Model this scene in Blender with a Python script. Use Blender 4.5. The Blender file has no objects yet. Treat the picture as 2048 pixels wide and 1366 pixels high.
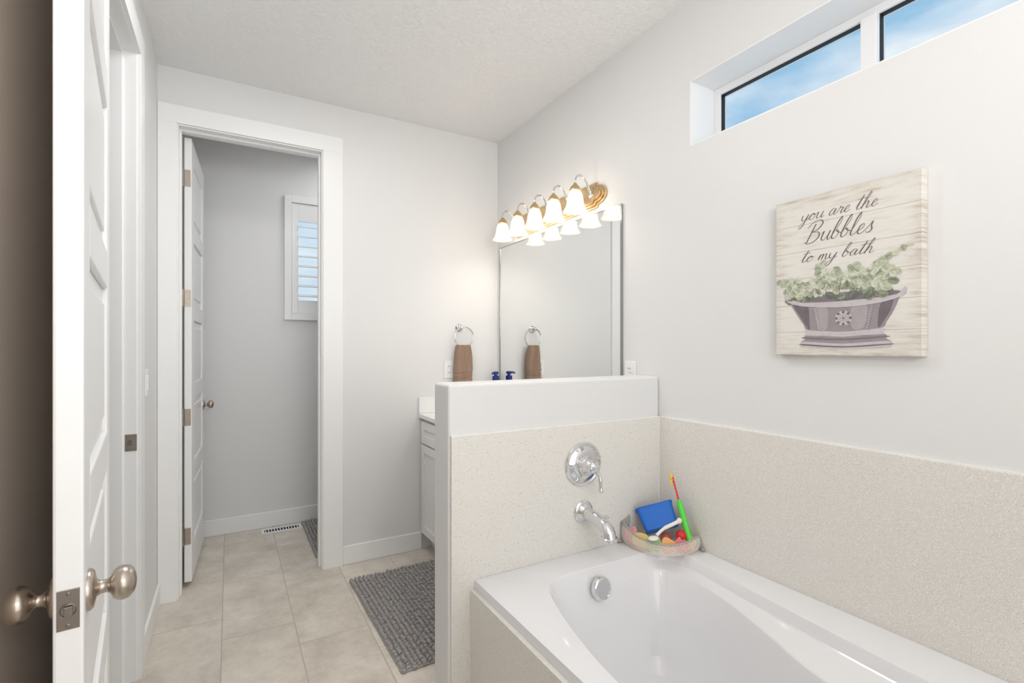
import bpy, bmesh, math, random
from mathutils import Matrix, Vector
random.seed(7)
scene = bpy.context.scene
COL = scene.collection

# ------------------------------------------------------------------ helpers
def lin(r, g, b):
    def f(c):
        c = c / 255.0
        return c / 12.92 if c <= 0.04045 else ((c + 0.055) / 1.055) ** 2.4
    return (f(r), f(g), f(b), 1.0)

MATS = {}
def mat(name, rgb=(200, 200, 200), rough=0.5, metal=0.0, bump=None, var=None, spec=0.5, coat=0.0, emit=None, coord='Object'):
    """bump=(scale,strength,distance)  var=(scale,amount)"""
    if name in MATS:
        return MATS[name]
    m = bpy.data.materials.new(name)
    m.use_nodes = True
    nt = m.node_tree
    p = nt.nodes['Principled BSDF']
    c = lin(*rgb)
    p.inputs['Base Color'].default_value = c
    p.inputs['Roughness'].default_value = rough
    p.inputs['Metallic'].default_value = metal
    p.inputs['Specular IOR Level'].default_value = spec
    p.inputs['Coat Weight'].default_value = coat
    if emit:
        p.inputs['Emission Color'].default_value = lin(*emit[0])
        p.inputs['Emission Strength'].default_value = emit[1]
    tc = nt.nodes.new('ShaderNodeTexCoord')
    if var is None:
        var = (6.0, 0.03)
    n = nt.nodes.new('ShaderNodeTexNoise')
    n.inputs['Scale'].default_value = var[0]
    n.inputs['Detail'].default_value = 3
    nt.links.new(tc.outputs[coord], n.inputs['Vector'])
    mx = nt.nodes.new('ShaderNodeMix'); mx.data_type = 'RGBA'
    mx.inputs['A'].default_value = tuple(x * (1 - var[1]) for x in c[:3]) + (1,)
    mx.inputs['B'].default_value = tuple(min(1, x * (1 + var[1])) for x in c[:3]) + (1,)
    nt.links.new(n.outputs['Fac'], mx.inputs['Factor'])
    nt.links.new(mx.outputs['Result'], p.inputs['Base Color'])
    if bump:
        n2 = nt.nodes.new('ShaderNodeTexNoise')
        n2.inputs['Scale'].default_value = bump[0]
        n2.inputs['Detail'].default_value = 4
        nt.links.new(tc.outputs[coord], n2.inputs['Vector'])
        b = nt.nodes.new('ShaderNodeBump')
        b.inputs['Strength'].default_value = bump[1]
        b.inputs['Distance'].default_value = bump[2]
        nt.links.new(n2.outputs['Fac'], b.inputs['Height'])
        nt.links.new(b.outputs['Normal'], p.inputs['Normal'])
    MATS[name] = m
    return m

def finish(bm, name, mats, parent=None, loc=(0, 0, 0), rot=None, smooth=False, bevel=0, sub=0, seg=2, ang=35):
    bmesh.ops.recalc_face_normals(bm, faces=bm.faces)
    if smooth:
        for f in bm.faces:
            f.smooth = True
        for e in bm.edges:
            if len(e.link_faces) == 2 and e.calc_face_angle(0) > math.radians(ang):
                e.smooth = False
    me = bpy.data.meshes.new(name)
    bm.to_mesh(me)
    bm.free()
    if not isinstance(mats, (list, tuple)):
        mats = [mats]
    for m in mats:
        me.materials.append(m)
    o = bpy.data.objects.new(name, me)
    COL.objects.link(o)
    o.location = loc
    if rot is not None:
        o.rotation_euler = rot
    if parent is not None:
        o.parent = parent
    if bevel:
        md = o.modifiers.new('bevel', 'BEVEL')
        md.width = bevel; md.segments = seg; md.limit_method = 'ANGLE'; md.angle_limit = math.radians(40)
    if sub:
        md = o.modifiers.new('subd', 'SUBSURF'); md.levels = sub; md.render_levels = sub
    return o

def empty(name, loc, rotz=0.0, rot=None):
    e = bpy.data.objects.new(name, None)
    e.empty_display_size = 0.05
    COL.objects.link(e)
    e.location = loc
    e.rotation_euler = rot if rot else (0, 0, rotz)
    return e

def tag(o, label, category=None, kind=None, group=None):
    o['label'] = label
    if category: o['category'] = category
    if kind: o['kind'] = kind
    if group: o['group'] = group
    return o

def abox(bm, x0, x1, y0, y1, z0, z1, mi=0, M=None):
    vs = []
    for z in (z0, z1):
        for x, y in ((x0, y0), (x1, y0), (x1, y1), (x0, y1)):
            v = Vector((x, y, z))
            if M: v = M @ v
            vs.append(bm.verts.new(v))
    for idx in ((3, 2, 1, 0), (4, 5, 6, 7), (0, 1, 5, 4), (1, 2, 6, 5), (2, 3, 7, 6), (3, 0, 4, 7)):
        f = bm.faces.new([vs[i] for i in idx]); f.material_index = mi

def lathe(bm, prof, M=Matrix(), seg=32, mi=0, sx=1, sy=1, wav=None):
    rings = []
    for r, z in prof:
        if r < 1e-6:
            rings.append([bm.verts.new(M @ Vector((0, 0, z)))])
        else:
            ring = []
            for i in range(seg):
                a = 2 * math.pi * i / seg
                k = r * (1 + (wav[1] * math.cos(wav[0] * a) if wav else 0))
                ring.append(bm.verts.new(M @ Vector((sx * k * math.cos(a), sy * k * math.sin(a), z))))
            rings.append(ring)
    for a, b in zip(rings[:-1], rings[1:]):
        for i in range(seg):
            j = (i + 1) % seg
            if len(a) == 1 and len(b) == 1: continue
            if len(a) == 1: f = bm.faces.new([a[0], b[i], b[j]])
            elif len(b) == 1: f = bm.faces.new([a[i], a[j], b[0]])
            else: f = bm.faces.new([a[i], a[j], b[j], b[i]])
            f.material_index = mi

def catmull(pts, n=8, closed=False):
    P = [Vector(p) for p in pts]
    out = []
    m = len(P)
    rng = m if closed else m - 1
    for i in range(rng):
        if closed:
            p0, p1, p2, p3 = P[(i - 1) % m], P[i], P[(i + 1) % m], P[(i + 2) % m]
        else:
            p1, p2 = P[i], P[i + 1]
            p0 = P[i - 1] if i > 0 else p1 * 2 - p2
            p3 = P[i + 2] if i + 2 < m else p2 * 2 - p1
        for k in range(n):
            t = k / n
            out.append(0.5 * ((2 * p1) + (p2 - p0) * t + (2 * p0 - 5 * p1 + 4 * p2 - p3) * t * t + (3 * p1 - p0 - 3 * p2 + p3) * t ** 3))
    if not closed: out.append(P[-1])
    return out

def tube(bm, pts, rad, seg=12, mi=0, closed=False, M=None):
    pts = [Vector(p) for p in pts]
    n = len(pts)
    if not isinstance(rad, (list, tuple)): rad = [rad] * n
    rings = []
    up = None
    for i in range(n):
        if closed: t = (pts[(i + 1) % n] - pts[i - 1])
        else: t = pts[min(i + 1, n - 1)] - pts[max(i - 1, 0)]
        if t.length < 1e-9: t = Vector((0, 0, 1))
        t.normalize()
        if up is None:
            up = Vector((0, 0, 1)) if abs(t.z) < 0.9 else Vector((1, 0, 0))
        s = t.cross(up)
        if s.length < 1e-6: s = t.cross(Vector((0.3, 0.9, 0.1)))
        s.normalize(); up = s.cross(t).normalized()
        ring = []
        for k in range(seg):
            a = 2 * math.pi * k / seg
            v = pts[i] + (s * math.cos(a) + up * math.sin(a)) * rad[i]
            if M: v = M @ v
            ring.append(bm.verts.new(v))
        rings.append(ring)
    for i in range(n if closed else n - 1):
        a, b = rings[i], rings[(i + 1) % n]
        for k in range(seg):
            f = bm.faces.new([a[k], a[(k + 1) % seg], b[(k + 1) % seg], b[k]]); f.material_index = mi
    if not closed:
        for r, c in ((rings[0], True), (rings[-1], False)):
            f = bm.faces.new(r[::-1] if c else r); f.material_index = mi

def ball(bm, c, r, sc=(1, 1, 1), mi=0, seg=20, rings=12, R=None):
    M = Matrix.Translation(c) @ (R if R else Matrix()) @ Matrix.Diagonal((sc[0], sc[1], sc[2], 1))
    prof = [(r * math.sin(math.pi * i / rings) if 0 < i < rings else 0, -r * math.cos(math.pi * i / rings)) for i in range(rings + 1)]
    lathe(bm, prof, M, seg, mi)

def boxes(name, lst, m, parent=None, bevel=0, loc=(0, 0, 0), seg=2):
    bm = bmesh.new()
    for b in lst: abox(bm, *b)
    return finish(bm, name, m, parent, loc, bevel=bevel, seg=seg)

def AX(loc, direction):
    q = Vector((0, 0, 1)).rotation_difference(Vector(direction).normalized())
    return Matrix.Translation(loc) @ q.to_matrix().to_4x4()

def frame_y(x0, x1, y0, y1, z0, z1, w):
    """picture-frame boxes in the YZ plane, no overlapping corners"""
    return [(x0, x1, y0, y0 + w, z0, z1), (x0, x1, y1 - w, y1, z0, z1), (x0, x1, y0 + w, y1 - w, z0, z0 + w), (x0, x1, y0 + w, y1 - w, z1 - w, z1)]
def frame_x(x0, x1, y0, y1, z0, z1, w):
    return [(x0, x0 + w, y0, y1, z0, z1), (x1 - w, x1, y0, y1, z0, z1), (x0 + w, x1 - w, y0, y1, z0, z0 + w), (x0 + w, x1 - w, y0, y1, z1 - w, z1)]

# ------------------------------------------------------------------ dimensions
XR, XL, YB, H, ZC = 1.6416, -0.317, 3.067, 1.303, 2.743
YT = 3.986
YREAR = -1.3

# ------------------------------------------------------------------ materials
wall_m = mat('wall_paint', (232, 232, 232), 0.42, bump=(180, 0.12, 0.002), var=(1.5, 0.01), spec=0.4)
trim_m = mat('white_trim_paint', (245, 245, 245), 0.32, var=(3, 0.008))
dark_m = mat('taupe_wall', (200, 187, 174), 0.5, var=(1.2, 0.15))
chrome = mat('chrome', (225, 226, 228), 0.06, 1.0)
nickel = mat('satin_nickel', (184, 173, 162), 0.28, 1.0)
nickel_d = mat('dark_nickel', (150, 142, 135), 0.33, 1.0)
brass = mat('antique_brass', (220, 192, 150), 0.30, 1.0)
porcelain = mat('acrylic_white', (236, 236, 238), 0.10, var=(1, 0.003), coat=0.3)
plate_m = mat('white_plastic', (242, 242, 242), 0.35)
black_m = mat('black_rubber', (18, 18, 20), 0.6)
grey_rug = mat('grey_chenille', (178, 174, 172), 0.95, bump=(700, 0.8, 0.002), var=(60, 0.35), spec=0.1)
towel_m = mat('brown_terry', (176, 149, 130), 0.98, bump=(420, 1.0, 0.006), var=(190, 0.36), spec=0.1)
vinyl = mat('white_vinyl', (244, 245, 247), 0.3)

def ceiling_material():
    m = bpy.data.materials.new('knockdown_ceiling'); m.use_nodes = True
    nt = m.node_tree; p = nt.nodes['Principled BSDF']
    p.inputs['Base Color'].default_value = lin(246, 246, 246)
    p.inputs['Roughness'].default_value = 0.7
    g = nt.nodes.new('ShaderNodeNewGeometry')
    n = nt.nodes.new('ShaderNodeTexNoise'); n.inputs['Scale'].default_value = 48; n.inputs['Detail'].default_value = 5; n.inputs['Roughness'].default_value = 0.6
    r = nt.nodes.new('ShaderNodeValToRGB'); r.color_ramp.elements[0].position = 0.46; r.color_ramp.elements[1].position = 0.56
    b = nt.nodes.new('ShaderNodeBump'); b.inputs['Strength'].default_value = 0.5; b.inputs['Distance'].default_value = 0.004
    nt.links.new(g.outputs['Position'], n.inputs['Vector']); nt.links.new(n.outputs['Fac'], r.inputs['Fac'])
    nt.links.new(r.outputs['Color'], b.inputs['Height']); nt.links.new(b.outputs['Normal'], p.inputs['Normal'])
    return m
ceil_m = ceiling_material()

def math_node(nt, op, a, b=None):
    n = nt.nodes.new('ShaderNodeMath'); n.operation = op
    for i, v in enumerate((a, b)):
        if v is None: continue
        if isinstance(v, (int, float)): n.inputs[i].default_value = v
        else: nt.links.new(v, n.inputs[i])
    return n.outputs[0]

def floor_material():
    m = bpy.data.materials.new('porcelain_floor_tile'); m.use_nodes = True
    nt = m.node_tree; p = nt.nodes['Principled BSDF']
    g = nt.nodes.new('ShaderNodeNewGeometry')
    s = nt.nodes.new('ShaderNodeSeparateXYZ'); nt.links.new(g.outputs['Position'], s.inputs[0])
    W, LN = 0.297, 0.605
    u = math_node(nt, 'DIVIDE', math_node(nt, 'ADD', s.outputs['X'], 0.03), W)
    col = math_node(nt, 'FLOOR', u)
    fu = math_node(nt, 'SUBTRACT', u, col)
    v = math_node(nt, 'DIVIDE', math_node(nt, 'ADD', math_node(nt, 'SUBTRACT', s.outputs['Y'], 2.543), math_node(nt, 'MULTIPLY', col, 0.2)), LN)
    row = math_node(nt, 'FLOOR', v)
    fv = math_node(nt, 'SUBTRACT', v, row)
    du = math_node(nt, 'MULTIPLY', math_node(nt, 'MINIMUM', fu, math_node(nt, 'SUBTRACT', 1.0, fu)), W)
    dv = math_node(nt, 'MULTIPLY', math_node(nt, 'MINIMUM', fv, math_node(nt, 'SUBTRACT', 1.0, fv)), LN)
    d = math_node(nt, 'MINIMUM', du, dv)
    grout = math_node(nt, 'LESS_THAN', d, 0.0022)
    cx = nt.nodes.new('ShaderNodeCombineXYZ'); nt.links.new(col, cx.inputs[0]); nt.links.new(row, cx.inputs[1])
    wn = nt.nodes.new('ShaderNodeTexWhiteNoise'); nt.links.new(cx.outputs[0], wn.inputs['Vector'])
    addv = nt.nodes.new('ShaderNodeVectorMath'); addv.operation = 'MULTIPLY_ADD'
    nt.links.new(wn.outputs['Color'], addv.inputs[0]); addv.inputs[1].default_value = (9, 9, 9); nt.links.new(g.outputs['Position'], addv.inputs[2])
    n1 = nt.nodes.new('ShaderNodeTexNoise'); n1.inputs['Scale'].default_value = 4.5; n1.inputs['Detail'].default_value = 12; n1.inputs['Roughness'].default_value = 0.76
    nt.links.new(addv.outputs[0], n1.inputs['Vector'])
    r = nt.nodes.new('ShaderNodeValToRGB')
    r.color_ramp.elements[0].position = 0.36; r.color_ramp.elements[0].color = lin(201, 192, 180)
    r.color_ramp.elements[1].position = 0.66; r.color_ramp.elements[1].color = lin(234, 226, 215)
    nt.links.new(n1.outputs['Fac'], r.inputs['Fac'])
    mx = nt.nodes.new('ShaderNodeMix'); mx.data_type = 'RGBA'
    nt.links.new(grout, mx.inputs['Factor']); nt.links.new(r.outputs['Color'], mx.inputs['A']); mx.inputs['B'].default_value = lin(188, 179, 167)
    nt.links.new(mx.outputs['Result'], p.inputs['Base Color'])
    p.inputs['Roughness'].default_value = 0.38
    b = nt.nodes.new('ShaderNodeBump'); b.inputs['Strength'].default_value = 0.4; b.inputs['Distance'].default_value = 0.002; b.invert = True
    nt.links.new(grout, b.inputs['Height']); nt.links.new(b.outputs['Normal'], p.inputs['Normal'])
    return m
floor_m = floor_material()

def quartz_material():
    m = bpy.data.materials.new('speckled_quartz'); m.use_nodes = True
    nt = m.node_tree; p = nt.nodes['Principled BSDF']
    g = nt.nodes.new('ShaderNodeNewGeometry')
    n0 = nt.nodes.new('ShaderNodeTexNoise'); n0.inputs['Scale'].default_value = 480; n0.inputs['Detail'].default_value = 2
    nt.links.new(g.outputs['Position'], n0.inputs['Vector'])
    r = nt.nodes.new('ShaderNodeValToRGB')
    r.color_ramp.elements[0].position = 0.35; r.color_ramp.elements[0].color = lin(221, 218, 211)
    r.color_ramp.elements[1].position = 0.62; r.color_ramp.elements[1].color = lin(235, 232, 227)
    nt.links.new(n0.outputs['Fac'], r.inputs['Fac'])
    cur = r.outputs['Color']
    for sc, th, dist, colr in ((260, 0.84, 0.30, (190, 183, 172)), (190, 0.93, 0.24, (140, 132, 122)), (300, 0.8, 0.35, (248, 247, 245))):
        v = nt.nodes.new('ShaderNodeTexVoronoi'); v.inputs['Scale'].default_value = sc
        nt.links.new(g.outputs['Position'], v.inputs['Vector'])
        sp = nt.nodes.new('ShaderNodeSeparateColor'); nt.links.new(v.outputs['Color'], sp.inputs[0])
        a = math_node(nt, 'GREATER_THAN', sp.outputs[0], th)
        bb = math_node(nt, 'LESS_THAN', v.outputs['Distance'], dist)
        f = math_node(nt, 'MULTIPLY', a, bb)
        mx = nt.nodes.new('ShaderNodeMix'); mx.data_type = 'RGBA'
        nt.links.new(f, mx.inputs['Factor']); nt.links.new(cur, mx.inputs['A']); mx.inputs['B'].default_value = lin(*colr)
        cur = mx.outputs['Result']
    nt.links.new(cur, p.inputs['Base Color'])
    p.inputs['Roughness'].default_value = 0.25
    return m
quartz = quartz_material()

def glass_pane_material():
    m = bpy.data.materials.new('window_glass'); m.use_nodes = True
    nt = m.node_tree; nt.nodes.remove(nt.nodes['Principled BSDF'])
    out = nt.nodes['Material Output']
    t = nt.nodes.new('ShaderNodeBsdfTransparent'); t.inputs['Color'].default_value = (0.93, 0.96, 0.97, 1)
    gl = nt.nodes.new('ShaderNodeBsdfGlossy'); gl.inputs['Roughness'].default_value = 0.1
    tc = nt.nodes.new('ShaderNodeTexCoord')
    n = nt.nodes.new('ShaderNodeTexNoise'); n.inputs['Scale'].default_value = 60
    nt.links.new(tc.outputs['Object'], n.inputs['Vector'])
    b = nt.nodes.new('ShaderNodeBump'); b.inputs['Strength'].default_value = 0.1; nt.links.new(n.outputs['Fac'], b.inputs['Height']); nt.links.new(b.outputs['Normal'], gl.inputs['Normal'])
    mx = nt.nodes.new('ShaderNodeMixShader'); mx.inputs[0].default_value = 0.08
    nt.links.new(t.outputs[0], mx.inputs[1]); nt.links.new(gl.outputs[0], mx.inputs[2]); nt.links.new(mx.outputs[0], out.inputs['Surface'])
    return m
glass_m = glass_pane_material()

def frosted_material():
    m = bpy.data.materials.new('frosted_glass_shade'); m.use_nodes = True
    nt = m.node_tree; nt.nodes.remove(nt.nodes['Principled BSDF'])
    out = nt.nodes['Material Output']
    tl = nt.nodes.new('ShaderNodeBsdfTranslucent'); tl.inputs['Color'].default_value = (0.30, 0.27, 0.23, 1)
    df = nt.nodes.new('ShaderNodeBsdfDiffuse'); df.inputs['Color'].default_value = (0.90, 0.88, 0.85, 1)
    tr = nt.nodes.new('ShaderNodeBsdfTransparent'); tr.inputs['Color'].default_value = (1, 0.98, 0.95, 1)
    gl = nt.nodes.new('ShaderNodeBsdfGlossy'); gl.inputs['Roughness'].default_value = 0.12
    m1 = nt.nodes.new('ShaderNodeMixShader'); m1.inputs[0].default_value = 0.92
    nt.links.new(tl.outputs[0], m1.inputs[1]); nt.links.new(df.outputs[0], m1.inputs[2])
    m2 = nt.nodes.new('ShaderNodeMixShader'); m2.inputs[0].default_value = 0.50
    nt.links.new(m1.outputs[0], m2.inputs[1]); nt.links.new(tr.outputs[0], m2.inputs[2])
    m3 = nt.nodes.new('ShaderNodeMixShader'); m3.inputs[0].default_value = 0.08
    nt.links.new(m2.outputs[0], m3.inputs[1]); nt.links.new(gl.outputs[0], m3.inputs[2])
    nt.links.new(m3.outputs[0], out.inputs['Surface'])
    return m
shade_m = frosted_material()
bulb_m = mat('lamp_bulb', (255, 240, 215), 0.4, emit=((255, 243, 227), 95.0))
mirror_m = mat('mirror_silver', (238, 240, 240), 0.015, 1.0, var=(1, 0.0))

# ------------------------------------------------------------------ room shell
def S(o, label):
    return tag(o, label, kind='structure')

S(boxes('floor', [(-1.4, 2.0, YREAR - 0.1, YT + 0.1, -0.1, 0)], floor_m), 'light beige stone-look porcelain tile floor with grout lines')
S(boxes('ceiling', [(-1.4, 2.0, YREAR - 0.1, YT + 0.1, ZC, ZC + 0.1)], ceil_m), 'white ceiling with knockdown texture')
# right wall with transom opening
WY0, WY1, WZ0, WZ1 = 0.20, 1.392, 2.131, 2.398
XO = XR + 0.20
S(boxes('wall_right', [(XR, XO, YREAR, YT, 0, WZ0), (XR, XO, YREAR, YT, WZ1, ZC), (XR, XO, YREAR, WY0, WZ0, WZ1), (XR, XO, WY1, YT, WZ0, WZ1)], wall_m), 'pale grey painted wall above the bathtub')
S(boxes('trim_1', frame_y(XR, XO - 0.005, WY0, WY1, WZ0, WZ1, 0.004), trim_m), 'window reveal lining, whitened to stand in for daylight on it')  # added liner, whiter than the wall to imitate daylight on the reveal
# back wall with doorway
DX0, DX1, DZ = -0.228, 0.469, 2.452
S(boxes('wall_back', [(XL - 0.12, DX0 - 0.012, YB, YB + 0.12, 0, ZC), (DX1 + 0.012, XR, YB, YB + 0.12, 0, ZC), (DX0 - 0.012, DX1 + 0.012, YB, YB + 0.12, DZ + 0.012, ZC)], wall_m), 'pale painted wall with doorway to the toilet room')
S(boxes('trim_2', [(DX0 - 0.012, DX0, YB - 0.004, YB + 0.124, 0, DZ), (DX1, DX1 + 0.012, YB - 0.004, YB + 0.124, 0, DZ), (DX0 - 0.012, DX1 + 0.012, YB - 0.004, YB + 0.124, DZ, DZ + 0.012),
                  (DX1 - 0.010, DX1, YB + 0.045, YB + 0.082, 0, DZ), (DX0 + 0.010, DX1 - 0.010, YB + 0.045, YB + 0.082, DZ - 0.010, DZ), (DX0, DX0 + 0.010, YB + 0.045, YB + 0.082, 0, DZ)], trim_m), 'white doorway jamb')
bm = bmesh.new()
abox(bm, DX1 + 0.006, DX1 + 0.118, YB - 0.018, YB, 0, DZ + 0.006)
abox(bm, XL + 0.001, DX0 - 0.006, YB - 0.018, YB, 0, DZ + 0.006)
abox(bm, XL + 0.001, DX1 + 0.118, YB - 0.018, YB, DZ + 0.006, DZ + 0.098)
S(finish(bm, 'trim_3', trim_m, bevel=0.0015), 'flat white door casing around the doorway')
# left wall: near section, opening, far section
LY0, LY1 = 1.66, 2.40
S(boxes('wall_left', [(XL - 0.12, XL, LY1 + 0.012, YB, 0, ZC), (XL - 0.12, XL, LY0 - 0.012, LY1 + 0.012, DZ + 0.012, ZC)], wall_m), 'pale painted side wall beside the doorway')
S(boxes('wall_entry', [(XL - 0.12, XL, YREAR, LY0 - 0.012, 0, ZC)], dark_m), 'taupe wall behind the open door')  # browner and darker colour than the rest of the wall
S(boxes('trim_4', [(XL - 0.124, XL + 0.002, LY1, LY1 + 0.012, 0, DZ), (XL - 0.124, XL + 0.002, LY0 - 0.012, LY0, 0, DZ), (XL - 0.124, XL + 0.002, LY0 - 0.012, LY1 + 0.012, DZ, DZ + 0.012),
                  (XL - 0.082, XL - 0.042, LY1 - 0.012, LY1, 0, DZ - 0.012), (XL - 0.082, XL - 0.042, LY0, LY1, DZ - 0.012, DZ)], trim_m), 'white side doorway jamb with door stop')
S(boxes('trim_5', [(XL, XL + 0.016, LY1 + 0.004, LY1 + 0.10, 0, DZ + 0.004), (XL, XL + 0.016, LY0 - 0.10, LY0 - 0.004, 0, DZ + 0.004), (XL, XL + 0.016, LY0 - 0.10, LY1 + 0.10, DZ + 0.004, DZ + 0.098)], trim_m, bevel=0.0015), 'white casing around the side doorway')
S(boxes('wall_closet', [(-1.3, -1.2, 0.9, YT, 0, ZC), (-1.2, XL - 0.12, 0.9, 1.0, 0, ZC), (-1.2, XL - 0.12, 2.9, 3.0, 0, ZC)], wall_m), 'pale closet walls beyond the side doorway')
S(boxes('wall_rear', [(XL - 0.12, XO, YREAR - 0.1, YREAR, 0, ZC)], wall_m), 'pale painted wall behind the bathtub')
# toilet room
S(boxes('wall_far', [(-0.6, 0.395, YT, YT + 0.14, 0, ZC), (0.925, XR, YT, YT + 0.14, 0, ZC), (0.395, 0.925, YT, YT + 0.14, 0, 1.55), (0.395, 0.925, YT, YT + 0.14, 2.385, ZC)], wall_m), 'pale grey toilet room wall')
S(boxes('wall_side', [(-0.48, -0.36, YB + 0.12, YT, 0, ZC)], wall_m), 'pale grey toilet room side wall')
# half wall
bm = bmesh.new(); abox(bm, 0.646, XR, 1.560, 1.697, 0, 1.176)
S(finish(bm, 'wall_half', mat('half_wall_paint', (228, 228, 228), 0.42, bump=(180, 0.12, 0.002), var=(1.5, 0.01)), bevel=0.011, seg=4), 'white painted half wall between tub and vanity')
# baseboards
bb = 0.112
def baseboard(name, x0, x1, y0, y1, label):
    S(boxes(name, [(x0, x1, y0, y1, 0, bb)], trim_m, bevel=0.004), label)
baseboard('baseboard_back', DX1 + 0.118, 1.08, YB - 0.014, YB, 'white baseboard under the painted wall')
baseboard('baseboard_left', XL, XL + 0.014, LY1 + 0.10, YB - 0.018, 'white baseboard along the side wall')
baseboard('baseboard_far', -0.36, XR, YT - 0.014, YT, 'white baseboard in the toilet room')
# quartz surround
S(boxes('trim_6', [(0.652, XR - 0.012, 1.548, 1.560, 0, 1.0)], quartz, bevel=0.0015), 'speckled cream quartz splash on the half wall')
S(boxes('trim_7', [(XR - 0.012, XR, -0.1, 1.560, 0, 1.0)], quartz, bevel=0.0015), 'speckled cream quartz splash along the tub wall')
S(boxes('trim_8', [(0.722, 0.757, -0.06, 1.548, 0, 0.466), (0.757, XR - 0.012, -0.06, -0.02, 0, 0.466)], quartz, bevel=0.0015), 'speckled cream quartz tub apron')
caulk = mat('white_caulk', (244, 243, 240), 0.5)
S(boxes('trim_9', [(0.652, XR - 0.012, 1.550, 1.560, 1.0, 1.003), (XR - 0.010, XR, -0.1, 1.550, 1.0, 1.003), (XR - 0.014, XR - 0.012, 1.546, 1.548, 0.497, 1.0)], caulk), 'thin white caulk line')

# ------------------------------------------------------------------ windows
w = empty('window_1', (0, 0, 0)); S(w, 'high white vinyl transom slider window')
fx0, fx1 = XR + 0.145, XR + 0.19
f = 0.028
y0, y1, z0, z1 = WY0 + 0.004, WY1 - 0.004, WZ0 + 0.004, WZ1 - 0.004
boxes('window_frame', frame_y(fx0, fx1, y0, y1, z0, z1, f) + [(fx0 - 0.012, fx1, 0.778, 0.824, z0 + f, z1 - f)], vinyl, w, bevel=0.002)
bm = bmesh.new()
for a, b in ((y0 + f, 0.778), (0.824, y1 - f)):
    for q in frame_y(fx0 + 0.010, fx0 + 0.03, a, b, z0 + f, z1 - f, 0.0025): abox(bm, *q)
finish(bm, 'window_gasket', black_m, w)
bm = bmesh.new()
for a, b in ((y0 + f, 0.778), (0.824, y1 - f)):
    abox(bm, fx0 + 0.022, fx0 + 0.026, a, b, z0 + f, z1 - f)
finish(bm, 'window_pane', glass_m, w)

w = empty('window_2', (0, 0, 0)); S(w, 'small toilet room window with white plantation shutters')
wx0, wx1, wz0, wz1 = 0.349, 0.97, 1.506, 2.427
boxes('window_casing', frame_x(wx0, wx1, YT - 0.022, YT, wz0, wz1, 0.05), trim_m, w, bevel=0.003)
sx0, sx1, sz0, sz1 = 0.401, 0.918, 1.558, 2.375
boxes('shutter_frame', [(sx0, sx0 + 0.044, YT - 0.012, YT + 0.016, sz0, sz1), (sx1 - 0.05, sx1, YT - 0.012, YT + 0.016, sz0, sz1), (sx0 + 0.044, sx1 - 0.05, YT - 0.012, YT + 0.016, sz0, 1.655), (sx0 + 0.044, sx1 - 0.05, YT - 0.012, YT + 0.016, 2.245, sz1)], trim_m, w, bevel=0.002)
bm = bmesh.new()
for i in range(8):
    zc = 1.655 + 0.59 * (i + 0.5) / 8
    M = Matrix.Translation((0, YT + 0.004, zc)) @ Matrix.Rotation(math.radians(16), 4, 'X')
    abox(bm, sx0 + 0.044, sx1 - 0.05, -0.032, 0.032, -0.004, 0.004, 0, M)
finish(bm, 'shutter_louvers', trim_m, w, bevel=0.002)
boxes('window_pane', [(0.395, 0.925, YT + 0.11, YT + 0.114, 1.55, 2.385)], glass_m, w)

# ------------------------------------------------------------------ doors
def door_slab(wd, ht, t, flip):
    bm = bmesh.new()
    s = 0.105
    ya, yb = (0, t) if flip else (-t, 0)
    abox(bm, 0, s, ya, yb, 0, ht); abox(bm, wd - s, wd, ya, yb, 0, ht)
    n = 5; top = 0.11; bot = 0.2; rail = 0.09
    ph = (ht - top - bot - rail * (n - 1)) / n
    z = bot
    abox(bm, s, wd - s, ya, yb, 0, bot); abox(bm, s, wd - s, ya, yb, ht - top, ht)
    for i in range(n):
        abox(bm, s, wd - s, ya + 0.010, yb - 0.010, z, z + ph)
        c = 0.04
        abox(bm, s + c, wd - s - c, ya + 0.004, yb - 0.004, z + c, z + ph - c)
        if i < n - 1: abox(bm, s, wd - s, ya, yb, z + ph, z + ph + rail)
        z += ph + rail
    return bm
knob_prof = [(0, 0), (.031, 0), (.031, .004), (.027, .008), (.013, .011), (.010, .016), (.010, .024), (.014, .028), (.021, .031), (.0255, .037), (.0265, .043), (.0245, .051), (.018, .057), (.010, .060), (0, .061)]
def knob(parent, loc, d):
    bm = bmesh.new(); lathe(bm, knob_prof, AX(loc, d), 40)
    o = finish(bm, 'door_knob', nickel, parent, smooth=True, ang=50); o['label'] = 'satin nickel egg-shaped knob'; return o

Hh = Vector((-0.2735, 1.65)); R1 = Vector((-0.1825, 0.926)); e = R1 - Hh; wd1 = e.length
d1 = empty('door_1', (Hh.x, Hh.y, 0.012), math.atan2(e.y, e.x)); S(d1, 'open white five-panel door with satin nickel knobs')
finish(door_slab(wd1, 2.43, 0.034, False), 'door_slab', trim_m, d1, bevel=0.004)
knob(d1, (wd1 - 0.06, 0, 0.917), (0, 1, 0)); knob(d1, (wd1 - 0.06, -0.034, 0.917), (0, -1, 0))
bm = bmesh.new(); abox(bm, wd1 - 0.001, wd1 + 0.0015, -0.0295, -0.0045, 0.889, 0.946)
lathe(bm, [(0, 0), (.0095, 0), (.0095, .003), (.0085, .003), (.0085, .001), (0, .001)], AX((wd1 + 0.0012, -0.017, 0.917), (1, 0, 0)), 24)
abox(bm, wd1, wd1 + 0.009, -0.021, -0.012, 0.910, 0.924)
for zz in (0.895, 0.940):
    lathe(bm, [(0, 0), (.003, 0), (.002, .001), (0, .001)], AX((wd1 + 0.0014, -0.017, zz), (1, 0, 0)), 12)
finish(bm, 'latch_plate', nickel_d, d1, bevel=0.001)
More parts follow.
